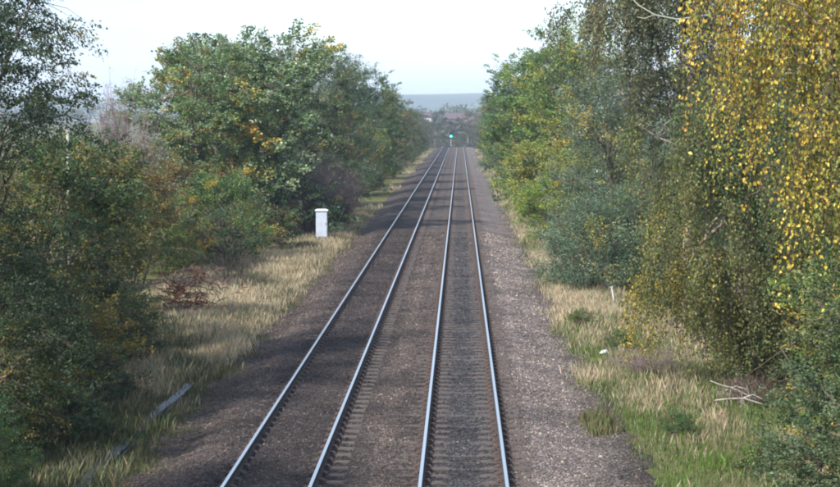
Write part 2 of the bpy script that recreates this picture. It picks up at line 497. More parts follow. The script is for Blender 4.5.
def crown_points(rg, lobes, n, zmin=.2, shell=.42, under=-.55):
    lobes = np.array(lobes, float); w = (lobes[:, 3]*lobes[:, 4]+lobes[:, 4]*lobes[:, 5]); w /= w.sum()
    P = []; D = []
    tot = 0
    while tot < n:
        li = rg.choice(len(lobes), n, p=w)
        d = unit(rg.normal(0, 1, (n, 3)))
        ok = d[:, 2] > under; d = d[ok]; li = li[ok]
        r = 1-shell*rg.random(len(d))**1.6
        r *= 1+.16*sn(d*1.0+li[:, None]*3.7, 3.4, 1.0)
        p = lobes[li, :3]+d*r[:, None]*lobes[li, 3:]
        inside = np.zeros(len(p), bool)
        for k in range(len(lobes)):
            q = ((p-lobes[k, :3])/lobes[k, 3:]); inside |= ((q**2).sum(1) < .34) & (li != k)
        ok = ~inside & (p[:, 2] > zmin)
        P.append(p[ok]); D.append(d[ok]); tot += ok.sum()
    return np.concatenate(P)[:n], np.concatenate(D)[:n]

def broad_crown(name, rg, lobes, nspray, lps, leaf, slen, pal, upright=.35, droop=.3, kf=.45, shell=.42, kmix=.45, keyz=0.0, jit=.24, under=-.55, wr=.62, flat=.45, clump=.55):
    nc = max(nspray//7, 12)
    P, D = crown_points(rg, lobes, nc, shell=shell, under=under)
    ci = rg.integers(0, nc, nspray); jt = clump*slen
    off = rg.normal(0, 1, (nspray, 3))*jt*rg.uniform(.6, 1.2, nc)[ci][:, None]*[1, 1, .62]
    D = unit(D[ci]+off/jt*.45); P = P[ci]+off; P[:, 2] = np.maximum(P[:, 2], .12)
    a = unit(D+np.array([0, 0, upright])+rg.normal(0, .35, D.shape))
    L_ = slen*rg.uniform(.5, 1.35, nspray)
    side = unit(np.cross(a, [0, 0, 1.0])+1e-4); upv = np.cross(side, a)
    n = nspray*lps; s = np.repeat(np.arange(nspray), lps)
    t = rg.random(n); wdt = (.22+.5*np.sin(np.clip(t, 0, 1)*math.pi*.9))*L_[s]*.62
    pos = P[s]+a[s]*((t-.35)*L_[s])[:, None]+side[s]*(rg.normal(0, .5, n)*wdt)[:, None]+upv[s]*(rg.normal(0, .5, n)*wdt*flat)[:, None]
    pos[:, 2] -= droop*(t**2)*L_[s]*.5
    Nn = unit(np.array([0, 0, .75])+D[s]*.35+rg.normal(0, .55, (n, 3)))
    A = unit(a[s]*.6+side[s]*rg.normal(0, .8, n)[:, None]+rg.normal(0, .4, (n, 3))-np.array([0, 0, droop]))
    key = .5+.42*sn(P, kf, 2.0)+rg.normal(0, kmix*.35, nspray)+keyz*(P[:, 2]-P[:, 2].mean())
    key = key[s]+rg.normal(0, kmix*.18, n)
    c = pick_colour(rg, key, pal, jit)
    V, F = leaf_faces(pos, A, Nn, leaf*rg.uniform(.65, 1.3, n), wr)
    return tri_mesh(name, V, F, M_leaf, np.repeat(c, 2, 0)), P

def weeping_crown(name, rg, lobes, nstr, lps, leaf, lmin, lmax, pal, spread=.07, outb=.5, shell=.8, kf=.6, twig_r=.004, zfloor=.15, kmix=.5, keyz=0.0):
    nc = nstr//7
    P, D = crown_points(rg, lobes, nc, shell=shell, under=-.2)
    ci = rg.integers(0, nc, nstr); P = P[ci]+rg.normal(0, .16, (nstr, 3))*[1, 1, .7]; D = D[ci]
    Ls = rg.uniform(lmin, lmax, nstr)
    Ls = np.minimum(Ls, np.maximum(P[:, 2]-zfloor-rg.random(nstr)*.5, .3))
    out = D.copy(); out[:, 2] = 0; out = unit(out+rg.normal(0, .3, out.shape)*[1, 1, 0])
    ph = rg.uniform(0, 6.28, nstr); amp = rg.uniform(.02, .10, nstr)
    def path(s, i):
        sh = s
        b = outb
        p = P[i]+out[i]*(b*(1-np.exp(-sh/b)))[:, None]
        p[:, 2] -= sh-.55*b*(1-np.exp(-sh/b*1.2))
        sw = amp[i]*np.sin(sh*2.2+ph[i])
        p[:, 0] += sw*np.cos(ph[i]); p[:, 1] += sw*np.sin(ph[i])
        return p
    n = nstr*lps; i = np.repeat(np.arange(nstr), lps)
    s = rg.random(n)*Ls[i]
    pos = path(s, i)+rg.normal(0, spread, (n, 3))*(.5+.5*rg.random((n, 1)))
    A = unit(np.array([0, 0, -1.0])+rg.normal(0, .55, (n, 3)))
    Nn = unit(rg.normal(0, 1, (n, 3))*[1, 1, .6]+out[i]*.3)
    key = .5+.42*sn(P, kf, 4.0)+rg.normal(0, kmix*.3, nstr)+keyz*(P[:, 2]-P[:, 2].mean())
    key = key[i]+rg.normal(0, kmix*.3, n)
    c = pick_colour(rg, key, pal, .22)
    V, F = leaf_faces(pos, A, Nn, leaf*rg.uniform(.6, 1.3, n), .75)
    crown = tri_mesh(name, V, F, M_leaf, np.repeat(c, 2, 0))
    # hanging twigs, three-sided, in one mesh
    k = 6; ii = np.repeat(np.arange(nstr), k); ss = np.tile(np.linspace(0, 1, k), nstr)*Ls[ii]
    pp = path(ss, ii).reshape(nstr, k, 3)
    an = np.array([0, 2.094, 4.189]); ring = np.stack([np.cos(an), np.sin(an), 0*an], -1)
    rad = twig_r*np.linspace(1.5, .5, k)
    TV = pp[:, :, None, :]+ring[None, None]*rad[None, :, None, None]
    base_i = (np.arange(nstr)*k*3)[:, None, None]+(np.arange(k-1)*3)[None, :, None]
    j = np.arange(3)[None, None, :]; j2 = (j+1) % 3
    TF = np.stack([base_i+j, base_i+j2, base_i+j2+3, base_i+j+3], -1).reshape(-1, 4)
    twigs = tri_mesh('hanging_twigs', TV.reshape(-1, 3), TF, M_twig)
    return crown, twigs, P

def twiggy_mesh(name, rg, r, h, nstem, m, rad=.018, sub=7, z0=0.0, fan=1.0):
    """bare bush: fans of thin stems that fork"""
    mb = MB()
    for _ in range(nstem):
        a = rg.uniform(0, 6.28); sp_ = rg.uniform(.1, 1)*r*fan; hh = h*rg.uniform(.6, 1.05)
        b = np.array([math.cos(a)*.3, math.sin(a)*.3, z0]); e_ = np.array([math.cos(a)*sp_, math.sin(a)*sp_, hh*(1-.35*(sp_/r)**2)])
        main = limb(b, e_, 5, .15, rg); mb.tube(main, np.linspace(rad, rad*.35, 5), 4, cap=False)
        for k in range(sub):
            q = main[rg.integers(1, 4)]+rg.normal(0, .02, 3); dd = unit(rg.normal(0, 1, 3)+np.array([math.cos(a)*.6, math.sin(a)*.6, .8]))
            e2 = q+dd*rg.uniform(.3, .9)*r*.5
            l2 = limb(q, e2, 4, .1, rg); mb.tube(l2, np.linspace(rad*.5, rad*.2, 4), 3, cap=False)
            for kk in range(3):
                q3 = l2[rg.integers(1, 4)]; e3 = q3+unit(rg.normal(0, 1, 3)+dd)*rg.uniform(.15, .5)*r*.4
                mb.tube([q3, e3], [rad*.3, rad*.18], 3, cap=False)
    return mb.mesh(name, m)

# ---- leaf palettes (real leaf colours: weight, rgb)
G_dk = (.036, .066, .034); G_md = (.070, .124, .054); G_lt = (.120, .190, .062); G_ye = (.20, .235, .06)
G_gr = (.125, .165, .115); G_si = (.25, .30, .22); Y_ = (.40, .27, .035); Y_2 = (.30, .22, .035); O_ = (.18, .12, .05); B_ = (.12, .088, .050)
Pu_ = (.085, .060, .055)
PAL_syc = [(2, G_md), (3, G_dk), (3, G_gr), (2.2, G_md), (1.6, G_si), (1.4, G_lt), (.5, (.22, .20, .06)), (.3, (.36, .27, .07))]
PAL_oak = [(2, B_), (3, G_md), (3, G_gr), (2, G_lt), (1, (.13, .10, .04)), (.4, O_)]
PAL_ash = [(3, G_md), (3, G_lt), (2, G_ye), (1, Y_2), (2, G_md), (1, G_gr)]
PAL_green = [(2, G_dk), (4, G_md), (4, G_lt), (1.4, G_ye), (.8, Y_)]
PAL_willow = [(3, (.045, .062, .038)), (4, G_gr), (3, (.055, .08, .04)), (1, G_si), (.6, Y_2)]
PAL_thorn = [(3, (.03, .035, .016)), (3, G_md), (2, (.12, .115, .04)), (2, (.19, .15, .045)), (.4, O_), (1.2, B_), (1, G_gr)]
PAL_bramble = [(3, G_dk), (3, G_md), (2, Pu_), (1, O_), (1, G_lt)]
PAL_birchg = [(2, (.065, .080, .045)), (4, (.105, .122, .068)), (3, (.135, .145, .07)), (1, (.17, .14, .04)), (.6, Y_2), (1, Pu_)]
PAL_bircho = [(2, G_md), (4, (.095, .115, .04)), (3, (.13, .14, .045)), (1.5, (.18, .17, .05)), (.35, (.36, .28, .05))]
PAL_birchy = [(2.4, (.085, .12, .04)), (2.8, (.18, .20, .05)), (2.4, (.34, .30, .06)), (3.0, (.58, .40, .06)), (1.9, (.68, .50, .12)), (.5, (.40, .19, .05))]
PAL_birchl = [(3, (.030, .050, .028)), (4, (.048, .075, .036)), (3, (.085, .11, .045)), (1, (.10, .09, .03)), (.7, Y_2)]

def add_tree(name, label, cat, x, y, trunk_me, crown_me, rz=0.0, s=1.0, sz=None, tint=(1, 1, 1), group=None, extra=()):
    z = float(ground_z(x, y))
    t = empty(name, (x, y, z), rz); t.scale = (s, s, sz if sz else s)
    tag(t, label, cat, group)
    if trunk_me: obj('trunk', trunk_me, t)
    c = obj('crown', crown_me, t); c.color = (*tint, 1)
    for nm, me in extra: obj(nm, me, t)
    return t

# ---- shared tree meshes
rg = np.random.default_rng(11)
def lobeset(rg, R0, h, n, zlo, zhi, rr=(.36, .55), flat=.85):
    out = []
    for k in range(n):
        z = zlo+(zhi-zlo)*(k+.5)/n
        u = (z-zlo)/(zhi-zlo)
        rad = R0*(.55+.45*math.sin(math.pi*min(1, .18+u*.80)))*.62
        a = k*2.4+rg.uniform(-.4, .4); q = R0*rg.uniform(*rr)
        out.append((math.cos(a)*rad, math.sin(a)*rad, z, q, q, q*flat))
    out.append((0, 0, (zlo+zhi)/2, R0*.6, R0*.6, (zhi-zlo)*.42))
    return out

def broad_tree(seed, R0, h, nl, nspray, lps, leaf, slen, pal, zlo=1.0, r0=.2, **kw):
    rg = np.random.default_rng(seed)
    lb = lobeset(rg, R0, h, nl, zlo, h-R0*.34)
    cr, P = broad_crown('crown', rg, lb, nspray, lps, leaf, slen, pal, **kw)
    tr = trunk_mesh('trunk', M_bark, rg, h, r0, P, 26, 240)
    return tr, cr
SYC = broad_tree(21, 4.4, 11.8, 15, 1050, 54, .155, .95, PAL_syc, zlo=1.6, r0=.26, kf=.5, wr=.8, keyz=.055)
OAK = broad_tree(22, 3.9, 10.8, 14, 950, 48, .14, .8, PAL_oak, zlo=1.4, r0=.22, upright=.5, kf=.6)
ASH = broad_tree(23, 3.6, 11.5, 13, 780, 46, .13, .85, PAL_ash, zlo=1.0, r0=.2, upright=.7, kf=.5, wr=.45)
GRN = broad_tree(24, 3.6, 11.0, 14, 900, 48, .135, .75, PAL_green, zlo=.9, r0=.2, upright=.5, kf=.7)
WIL = broad_tree(25, 3.5, 10.5, 12, 800, 52, .14, .95, PAL_willow, zlo=1.0, r0=.2, upright=.9, kf=.5, wr=.3, flat=.6)

def bush(seed, Rx, h, nspray, lps, leaf, slen, pal, stems=4, **kw):
    rg = np.random.default_rng(seed)
    lb = [(0, 0, h*.42, Rx*.8, Rx*.8, h*.5)]
    for k in range(7):
        a = k*.9+rg.uniform(-.3, .3); q = Rx*rg.uniform(.38, .55)
        lb.append((math.cos(a)*Rx*.55, math.sin(a)*Rx*.55, h*rg.uniform(.2, .72), q, q, q*.8))
    cr, P = broad_crown('crown', rg, lb, nspray, lps, leaf, slen, pal, under=-.9, **kw)
    tr = trunk_mesh('trunk', M_bark, rg, h*.8, .07, P, 16, 140, stems=stems, fine_r=.009)
    return tr, cr
THORN = bush(31, 2.3, 5.2, 520, 46, .085, .6, PAL_thorn, upright=.5, kf=1.0)
BRAM = bush(32, 2.0, 2.8, 420, 46, .085, .55, PAL_bramble, upright=.4, kf=1.2)
SALL = bush(33, 2.1, 3.9, 560, 62, .085, .75, PAL_willow, upright=1.1, kf=.8, wr=.32, flat=.7, stems=6)
GBUSH = bush(34, 2.0, 4.5, 520, 50, .08, .6, PAL_green, upright=.8, kf=.8)

# ------------------------------------------------------------------ right side
# near birch with yellow hanging sprays, its trunk just outside the frame
rg = np.random.default_rng(41)
lobY = [(-1.7, 0, 8.4, 1.3, 1.3, 1.2), (-.6, .3, 7.6, 1.5, 1.5, 1.2), (.7, 0, 8.8, 2.0, 2.0, 1.6), (.5, -.2, 6.2, 1.5, 1.3, 1.0), (-.9, 0, 6.3, 1.0, 1.1, .8), (1.0, .4, 5.2, 1.4, 1.3, .9)]
cY, tY, P = weeping_crown('crown', rg, lobY, 1900, 48, .050, .9, 2.3, PAL_birchy, spread=.085, outb=.35, kf=.9, twig_r=.004, keyz=.06, zfloor=2.9)
tr = trunk_mesh('trunk', M_birch, rg, 10.5, .17, P, 22, 160, fine_r=.010)
add_tree('birch_tree', 'nearest birch with bright yellow autumn leaves hanging over the right edge', 'birch tree', 5.95, 22.5, tr, cY, extra=[('hanging_twigs', tY)])

# small green bush in the bottom right corner
HAW = bush(42, 1.5, 3.1, 520, 62, .05, .45, [(3, (.055, .085, .045)), (3, (.085, .125, .06)), (2, (.13, .17, .085)), (.7, (.28, .22, .05))], upright=.5, kf=1.2)
add_tree('hawthorn_bush', 'fine leaved green bush in the bottom right corner under the yellow birch', 'bush', 6.65, 27.0, *HAW, s=1.12)
add_tree('hawthorn_bush', 'green and ochre bush standing between the bottom corner bush and the dead branches', 'bush', 8.3, 35.0, *HAW, rz=1.3, s=1.25, tint=(1.0, .92, .8))

# olive birch whose sprays reach the ground
rg = np.random.default_rng(43)
lobO = [(-1.2, .5, 5.6, 1.2, 1.2, 1.0), (-.9, 0, 4.4, 1.5, 1.5, 1.2), (.5, .3, 5.2, 1.7, 1.6, 1.3), (-.2, -.4, 3.0, 1.9, 1.5, 1.1), (1.4, -.2, 3.2, 1.4, 1.4, 1.2), (-1.3, .2, 2.3, 1.0, 1.1, .9), (0, .4, 6.3, 1.2, 1.2, 1.0), (.4, -.6, 1.8, 1.5, 1.0, .8), (-.7, -.3, 1.5, .8, .9, .7)]
cO, tO, P = weeping_crown('crown', rg, lobO, 900, 76, .062, .8, 2.3, PAL_bircho, spread=.10, outb=.45, kf=.9, zfloor=.1)
tr = trunk_mesh('trunk', M_birch, rg, 7.0, .11, P, 20, 150, fine_r=.008)
add_tree('birch_tree', 'low olive green weeping birch trailing to the grass above the dead branches', 'birch tree', 6.95, 44.0, tr, cO, s=1.12, extra=[('hanging_twigs', tO)])

# tall grey-green birch behind it, with a bare pale branch
rg = np.random.default_rng(44)
lobG = [(-1.9, 0, 9.4, 1.4, 1.6, 1.4), (-.3, 0, 10.2, 1.9, 1.9, 2.0), (1.5, .3, 10.2, 2.2, 2.0, 2.0), (.4, -.3, 7.4, 1.6, 1.8, 1.5), (2.0, 0, 7.2, 2.0, 2.0, 1.8), (0.6, 0, 11.8, 1.8, 1.6, 1.6), (.9, .3, 5.0, 1.6, 1.5, 1.2), (2.4, 0, 4.6, 1.6, 1.6, 1.2)]
cG, tG, P = weeping_crown('crown', rg, lobG, 1300, 68, .078, 1.0, 3.2, PAL_birchg, spread=.12, outb=.5, kf=.55)
tr = trunk_mesh('trunk', M_birch, rg, 12.5, .17, P, 26, 200, fine_r=.009)
tb = add_tree('birch_tree', 'tall grey green weeping birch with a bare white branch near the top of the frame', 'birch tree', 7.0, 55.0, tr, cG, s=1.08, extra=[('hanging_twigs', tG)])
mb = MB()
mb.tube([(.9, -1.4, 9.05), (.3, -2.5, 9.13), (-.6, -2.7, 9.0), (-1.2, -2.75, 9.12), (-1.65, -2.6, 9.4), (-1.9, -2.5, 9.7)], [.032, .03, .026, .02, .014, .006], 6)
mb.tube([(-1.2, -2.75, 9.12), (-1.5, -2.8, 9.02), (-1.7, -2.75, 9.07)], [.018, .012, .006], 5)
mb.build('bare_branch', M_post, tb, True)

add_tree('ash_tree', 'big green tree closing the gap behind the olive birch', 'tree', 11.6, 52.0, *GRN, s=1.0, rz=.4, tint=(1.1, 1, .8))
add_tree('ash_tree', 'green tree behind the yellow birch at the right edge', 'tree', 11.2, 40.0, *GRN, s=.95, rz=2.4, tint=(1.1, 1, .8))
add_tree('thorn_bush', 'green thorn bush filling the space under the yellow birch behind the ochre bush', 'bush', 9.3, 39.0, *GBUSH, s=1.0, rz=2.0)
add_tree('hawthorn_bush', 'tall green bush under the hanging yellow sprays', 'bush', 8.1, 31.0, *GBUSH, s=.85, rz=3.0)
# grey-green sallow bush low by the verge, and what is behind it
add_tree('sallow_bush', 'rounded grey green bush at the edge of the straw grass, beside the small pale stake', 'bush', 5.5, 70.0, *SALL, s=1.15, sz=1.15, tint=(1.15, 1.25, 1.25))
add_tree('sallow_bush', 'grey green bush tucked behind the rounded bush and under the tall birch', 'bush', 7.9, 71.0, *SALL, rz=2.0, s=1.2, tint=(.9, 1.0, .85))
add_tree('bramble_bush', 'low dark bramble at the foot of the tall grey green birch', 'bush', 8.2, 56.5, *BRAM, rz=.7, s=1.0)
add_tree('bramble_bush', 'dark bramble filling the gap behind the dead branches', 'bush', 8.4, 46.0, *BRAM, rz=2.7, s=1.0)
add_tree('willow_tree', 'silvery leaved tree rising directly behind the rounded grey green bush', 'tree', 7.1, 84.0, *WIL, s=.95, tint=(1.3, 1.3, 1.35))
add_tree('ash_tree', 'tall tree with a yellow green top behind the silvery leaved tree', 'tree', 7.0, 101.0, *ASH, s=1.14, rz=.8, tint=(1.45, 1.3, 1.1))
add_tree('ash_tree', 'broad tree filling the gap between the silvery tree and the tall grey birch', 'tree', 11.8, 93.0, *OAK, s=1.1, rz=2.0, tint=(1.1, 1.05, .9))
add_tree('bramble_bush', 'brown leaved bramble between straw grass and the silvery leaved tree', 'bush', 5.9, 84.0, *BRAM, s=.8, rz=2.1, tint=(1.15, .95, .9))
add_tree('ash_tree', 'bright green tree with yellow streaks leaning over the far right verge', 'tree', 6.7, 121.0, *GRN, s=1.12, rz=1.1, tint=(1.35, 1.3, 1.1))
YEL = bush(45, 2.1, 5.8, 460, 46, .11, .7, [(2, G_lt), (3, G_ye), (2, (.28, .25, .06)), (2, (.40, .33, .08)), (2, G_md)], upright=.6, kf=.6)
add_tree('maple_bush', 'yellow leaved bush against the bright green tree on the right', 'bush', 5.0, 110.0, *YEL, s=1.02)
add_tree('maple_bush', 'small lime green bush in front of the yellow leaved bush', 'bush', 5.3, 97.0, *GBUSH, s=1.0, rz=.5, tint=(1.9, 1.6, 1.0))
add_tree('ash_tree', 'mid green tree just beyond the bright green tree on the right', 'tree', 6.3, 143.0, *GRN, s=1.14, tint=(1.2, 1.2, 1.0), rz=3.3)
add_tree('ash_tree', 'tall pale green tree behind the mid green tree on the right', 'tree', 7.4, 162.0, *ASH, s=1.18, rz=2.3)
add_tree('bramble_bush', 'low green bush at the narrow end of the right straw verge', 'bush', 5.5, 134.0, *GBUSH, s=.8, rz=1.0)
add_tree('bramble_bush', 'second low green bush along the narrowing right verge', 'bush', 5.7, 160.0, *GBUSH, s=.9, rz=2.0, tint=(1, .9, .8))
farR = [(184, 6.6, GRN, 1.12), (207, 6.7, OAK, 1.05), (233, 6.6, GRN, 1.02), (262, 6.7, OAK, .98), (298, 7.0, GRN, .95), (338, 6.9, WIL, 1.1), (392, 8.0, GRN, 1.0)]
lab = ['brownish green tree on the right after the pale green one', 'green tree on the right with its foot on the verge, past the brownish tree',
       'greyish tree midway along the far right row', 'dull brown tree in the far right row', 'small looking green tree far along the right row',
       'dark tree standing out alone near the far end of the right row', 'last tree of the right row before the line dips']
for k, ((yy, xx, T, s), lb_) in enumerate(zip(farR, lab)):
    add_tree('broadleaf_tree', lb_, 'tree', xx, yy, *T, s=s, rz=k*1.7, tint=(.85, .9, .9) if k > 4 else (1, 1, 1), group='trees in the far right row')

# ------------------------------------------------------------------ left side
rg = np.random.default_rng(51)
lobL = [(-.6, 0, 8.8, 2.0, 2.0, 2.0), (.6, -.3, 7.0, 2.0, 1.9, 1.6), (-1.3, .3, 6.2, 2.0, 2.0, 1.7), (.1, .2, 10.6, 1.8, 1.8, 1.5), (-.5, 0, 4.2, 2.2, 2.0, 1.5), (1.3, .4, 8.9, 1.2, 1.2, 1.0)]
cL, P = broad_crown('crown', rg, lobL, 1100, 60, .074, .8, PAL_birchl, upright=.2, droop=.9, kf=.7, shell=.6)
trL = trunk_mesh('trunk', M_bark, rg, 11.5, .17, P, 26, 260, fine_r=.009)
add_tree('birch_tree', 'tall dark tree with drooping sprays against the sky at the left edge', 'tree', -12.0, 42.5, trL, cL)
add_tree('birch_tree', 'tall dark tree mostly cut off by the left edge, in front of the drooping one', 'tree', -11.9, 36.5, trL, cL, rz=2.2, s=.95)
add_tree('birch_tree', 'tall tree just outside the left edge shading the near end of the line', 'tree', -12.2, 22.0, trL, cL, rz=4.0, s=1.0)
add_tree('birch_tree', 'tree outside the left edge nearest the bridge, shading the near grass', 'tree', -11.0, 15.0, trL, cL, rz=5.0, s=.9)
DKB = bush(52, 2.1, 4.6, 620, 60, .062, .6, [(3, (.02, .034, .016)), (3, (.034, .055, .022)), (2, (.05, .065, .022)), (.8, (.12, .10, .03)), (.6, (.19, .14, .03))], upright=.4, kf=1.0)
add_tree('hazel_bush', 'dark bush at the bottom left corner over the shaded grass', 'bush', -9.1, 33.2, *DKB, s=.92)
add_tree('hazel_bush', 'dark bush under the tall drooping tree at the grass edge', 'bush', -9.4, 38.0, *DKB, rz=1.9, s=1.0)
add_tree('hazel_bush', 'dark bush with yellow flecks, last one before the reddish brush pile', 'bush', -10.2, 44.5, *DKB, rz=3.6, s=1.02, tint=(1.25, 1.15, 1))
add_tree('hazel_bush', 'bluish green low bush touching the bottom left edge', 'bush', -8.3, 29.6, *DKB, rz=4.4, s=.5, tint=(1.5, 1.9, 1.8))
add_tree('thorn_bush', 'ochre and green thorn bush below the strip of hills on the left', 'bush', -12.6, 57.0, *THORN, s=1.2, sz=1.24, rz=.4, tint=(1.25, 1.15, 1))
add_tree('thorn_bush', 'golden brown thorn bush just behind the reddish brush pile', 'bush', -13.2, 69.0, *THORN, s=1.1, sz=1.2, rz=2.4, tint=(1.3, 1.1, 1))
add_tree('thorn_bush', 'mottled thorn bush behind the tall drooping tree by the pale post', 'bush', -17.4, 66.0, *THORN, s=1.2, sz=1.3, rz=3.9)
add_tree('thorn_bush', 'pale green topped bush on the skyline left of the big trees', 'bush', -17.6, 82.0, *THORN, s=1.3, sz=1.3, rz=5.1, tint=(1.2, 1.35, 1.3))
add_tree('thorn_bush', 'reddish bush below the left hand big tree', 'bush', -14.0, 80.0, *THORN, s=1.02, rz=1.1, tint=(1.25, .95, .95))
add_tree('maple_bush', 'fresh green upright bush in front of the sycamore', 'bush', -11.5, 84.0, *GBUSH, s=1.1, rz=.3, tint=(1.15, 1.1, 1))
add_tree('maple_bush', 'olive bush with yellow leaves left of the fresh green bush', 'bush', -13.0, 76.0, *GBUSH, s=.95, rz=2.3, tint=(1.3, 1.0, .8))
add_tree('bramble_bush', 'dark low bramble at the edge of the straw grass left of the cabinet', 'bush', -10.4, 91.0, *BRAM, s=1.0, rz=.9)
add_tree('bramble_bush', 'dark bramble in the shade beneath the fresh green bush', 'bush', -11.2, 80.0, *BRAM, s=.95, rz=3.9)
add_tree('bramble_bush', 'greyish bramble between cabinet and fresh green bush', 'bush', -10.9, 100.0, *BRAM, s=.95, rz=5.0)
add_tree('bramble_bush', 'dark green bramble right behind the purplish bush by the cabinet', 'bush', -9.4, 112.5, *BRAM, s=1.0, rz=2.9)
add_tree('sycamore_tree', 'big sycamore with layered grey green leaves and a few orange ones', 'tree', -12.0, 103.0, *SYC, s=1.08, rz=0, tint=(1.6, 1.5, 1.35))
add_tree('oak_tree', 'round grey green tree at the left end of the big trees', 'tree', -14.9, 98.0, *OAK, s=1.02, rz=1.0, tint=(1.45, 1.45, 1.2))
add_tree('oak_tree', 'orange and green topped tree between the round tree and the sycamore', 'tree', -15.2, 112.0, *SYC, s=1.04, rz=2.6, tint=(1.12, 1.05, .95))
add_tree('thorn_bush', 'olive bush standing in front of the slim pale post', 'bush', -11.6, 50.0, *THORN, s=1.2, sz=1.3, rz=5.6, tint=(.8, .9, .8))
add_tree('bramble_bush', 'low dark bramble where the shaded grass meets the yellow flecked bush', 'bush', -10.6, 50.5, *BRAM, s=.8, rz=1.6)
for (bx_, by_, sc__, rz_, lb_) in ((-9.5, 48.5, .62, .3, 'small dark bramble jutting onto the left grass farthest from the bridge'),
                              (-9.0, 42.0, .6, 1.7, 'small dark bramble midway along the shaded left grass'),
                              (-8.5, 36.0, .55, 3.1, 'small dark bramble beside the near lids of the trough')):
    add_tree('bramble_bush', lb_, 'bush', bx_, by_, *BRAM, s=sc__, rz=rz_, tint=(.75, .8, .8))
# bare purplish bush beside the cabinet
rg = np.random.default_rng(53)
tw = twiggy_mesh('stems', rg, 2.6, 4.9, 120, mat('purple_twig', (.17, .125, .125), .8), rad=.022)
t = tag(empty('bare_bush', (-8.9, 105, -.5)), 'bare purplish grey bush behind the white cabinet', 'bush')
tag(obj('stems', tw, t), kind='stuff')
t = tag(empty('bare_bush', (-7.9, 114, -.5), 1.4), 'second bare purplish bush, nearer the track than the first', 'bush')
o = tag(obj('stems', tw, t), kind='stuff'); t.scale = (.95, .95, .85)
t = tag(empty('bare_bush', (-17.6, 92, -.4), 2.4), 'bare purple grey treetop on the skyline beside the round grey green tree', 'bush')
o = tag(obj('stems', tw, t), kind='stuff'); t.scale = (1.0, 1.0, 1.75)
add_tree('oak_tree', 'brown tinged tree behind the bare purplish bushes', 'tree', -11.0, 124.0, *OAK, s=1.1, rz=2.2, tint=(1.05, .95, .9))
add_tree('willow_tree', 'tall dark green willow right of the brown tinged tree', 'tree', -9.9, 138.0, *WIL, s=1.16, rz=.5, tint=(.85, .95, .8))
add_tree('willow_tree', 'second dark willow whose top stands highest before the left row drops', 'tree', -9.9, 158.0, *WIL, s=1.24, rz=2.5, tint=(.8, .95, .85))
add_tree('bramble_bush', 'dark bush at the foot of the willows by the left track', 'bush', -9.2, 140.0, *BRAM, s=1.0, rz=.2)
add_tree('bramble_bush', 'dark bush further along under the second willow', 'bush', -9.0, 163.0, *BRAM, s=1.0, rz=3.0)
farL = [(180, -9.9, GRN, 1.12), (206, -9.9, OAK, 1.0), (236, -9.8, OAK, .88), (266, -9.8, WIL, .95), (300, -9.8, OAK, .85), (340, -9.8, GRN, .85), (385, -9.8, WIL, .8), (430, -9.6, OAK, .7)]
lab = ['green tree after the dark willows on the left', 'rusty brown tree low in the left row', 'orange brown tree next along the left row',
       'dark pointed tree rising above the orange brown ones', 'brown tree far along the left row', 'dark green tree far along the left row',
       'dim grey green tree near the end of the left row', 'last small brown tree of the left row']
tints = [(.9, .9, .9), (1.15, .95, .85), (1.35, .95, .8), (.6, .75, .75), (1.2, .9, .85), (.8, .85, .85), (.9, .9, .9), (1.2, .9, .9)]
for k, ((yy, xx, T, s), lb_, tt) in enumerate(zip(farL, lab, tints)):
    add_tree('broadleaf_tree', lb_, 'tree', xx, yy, *T, s=s, rz=k*2.1+.6, tint=tt, group='trees in the far left row')

ORD = 'first second third fourth fifth sixth seventh eighth ninth tenth eleventh twelfth thirteenth fourteenth'.split()
for k in range(14):
    yy = 172+17*k
    add_tree('low_bush', ORD[k]+' low bush from the near end of the row under the far left trees', 'bush', -8.4+.3*math.sin(k*2.1), yy, *(BRAM, THORN, GBUSH)[k % 3], s=.62+.2*math.sin(k*1.7)**2, rz=k*1.9, tint=((1, 1, 1), (1.2, .95, .9), (.8, .9, .9))[(k*2) % 3], group='low bushes along the far left verge')
for k in range(14):
    yy = 175+18*k
    add_tree('low_bush', ORD[k]+' low bush from the near end of the row under the far right trees', 'bush', 5.7+.3*math.sin(k*2.7), yy, *(GBUSH, BRAM, THORN)[k % 3], s=.62+.2*math.sin(k*1.3)**2, rz=k*1.4, group='low bushes along the far right verge')

# ------------------------------------------------------------------ far trees across the end of the line
far = [(-36, 560), (-29, 590), (-22, 570), (-15, 600), (-9, 575), (-3, 610), (3.5, 640), (10, 610), (16, 650), (-45, 600), (23, 620)]
fl = ['leftmost of the hazy trees closing the end of the line', 'second hazy tree from the left end of the closing row', 'hazy dark tree left of the signal by several crowns',
      'hazy brown tree to the left of the green signal', 'hazy green tree next to the signal on its left', 'hazy dark tree right behind the green signal',
      'hazy brown tree right of the signal', 'hazy rusty tree above the end of the right hand track', 'hazy tree beside the dark end of the right row',
      'hazy tree hidden mostly by the left row of trees', 'rightmost hazy tree of the closing row']
kinds = [WIL, OAK, GRN, OAK, WIL, GRN, OAK, OAK, WIL, GRN, OAK]
for k, ((xx, yy), lb_, T) in enumerate(zip(far, fl, kinds)):
    brown = (1.0, .75, .65) if T is OAK else (.6, .62, .62)
    add_tree('broadleaf_tree', lb_, 'tree', xx, yy, *T, s=1.42+.1*math.sin(k*2.3), rz=k*1.3, tint=brown, group='hazy trees closing the end of the line')

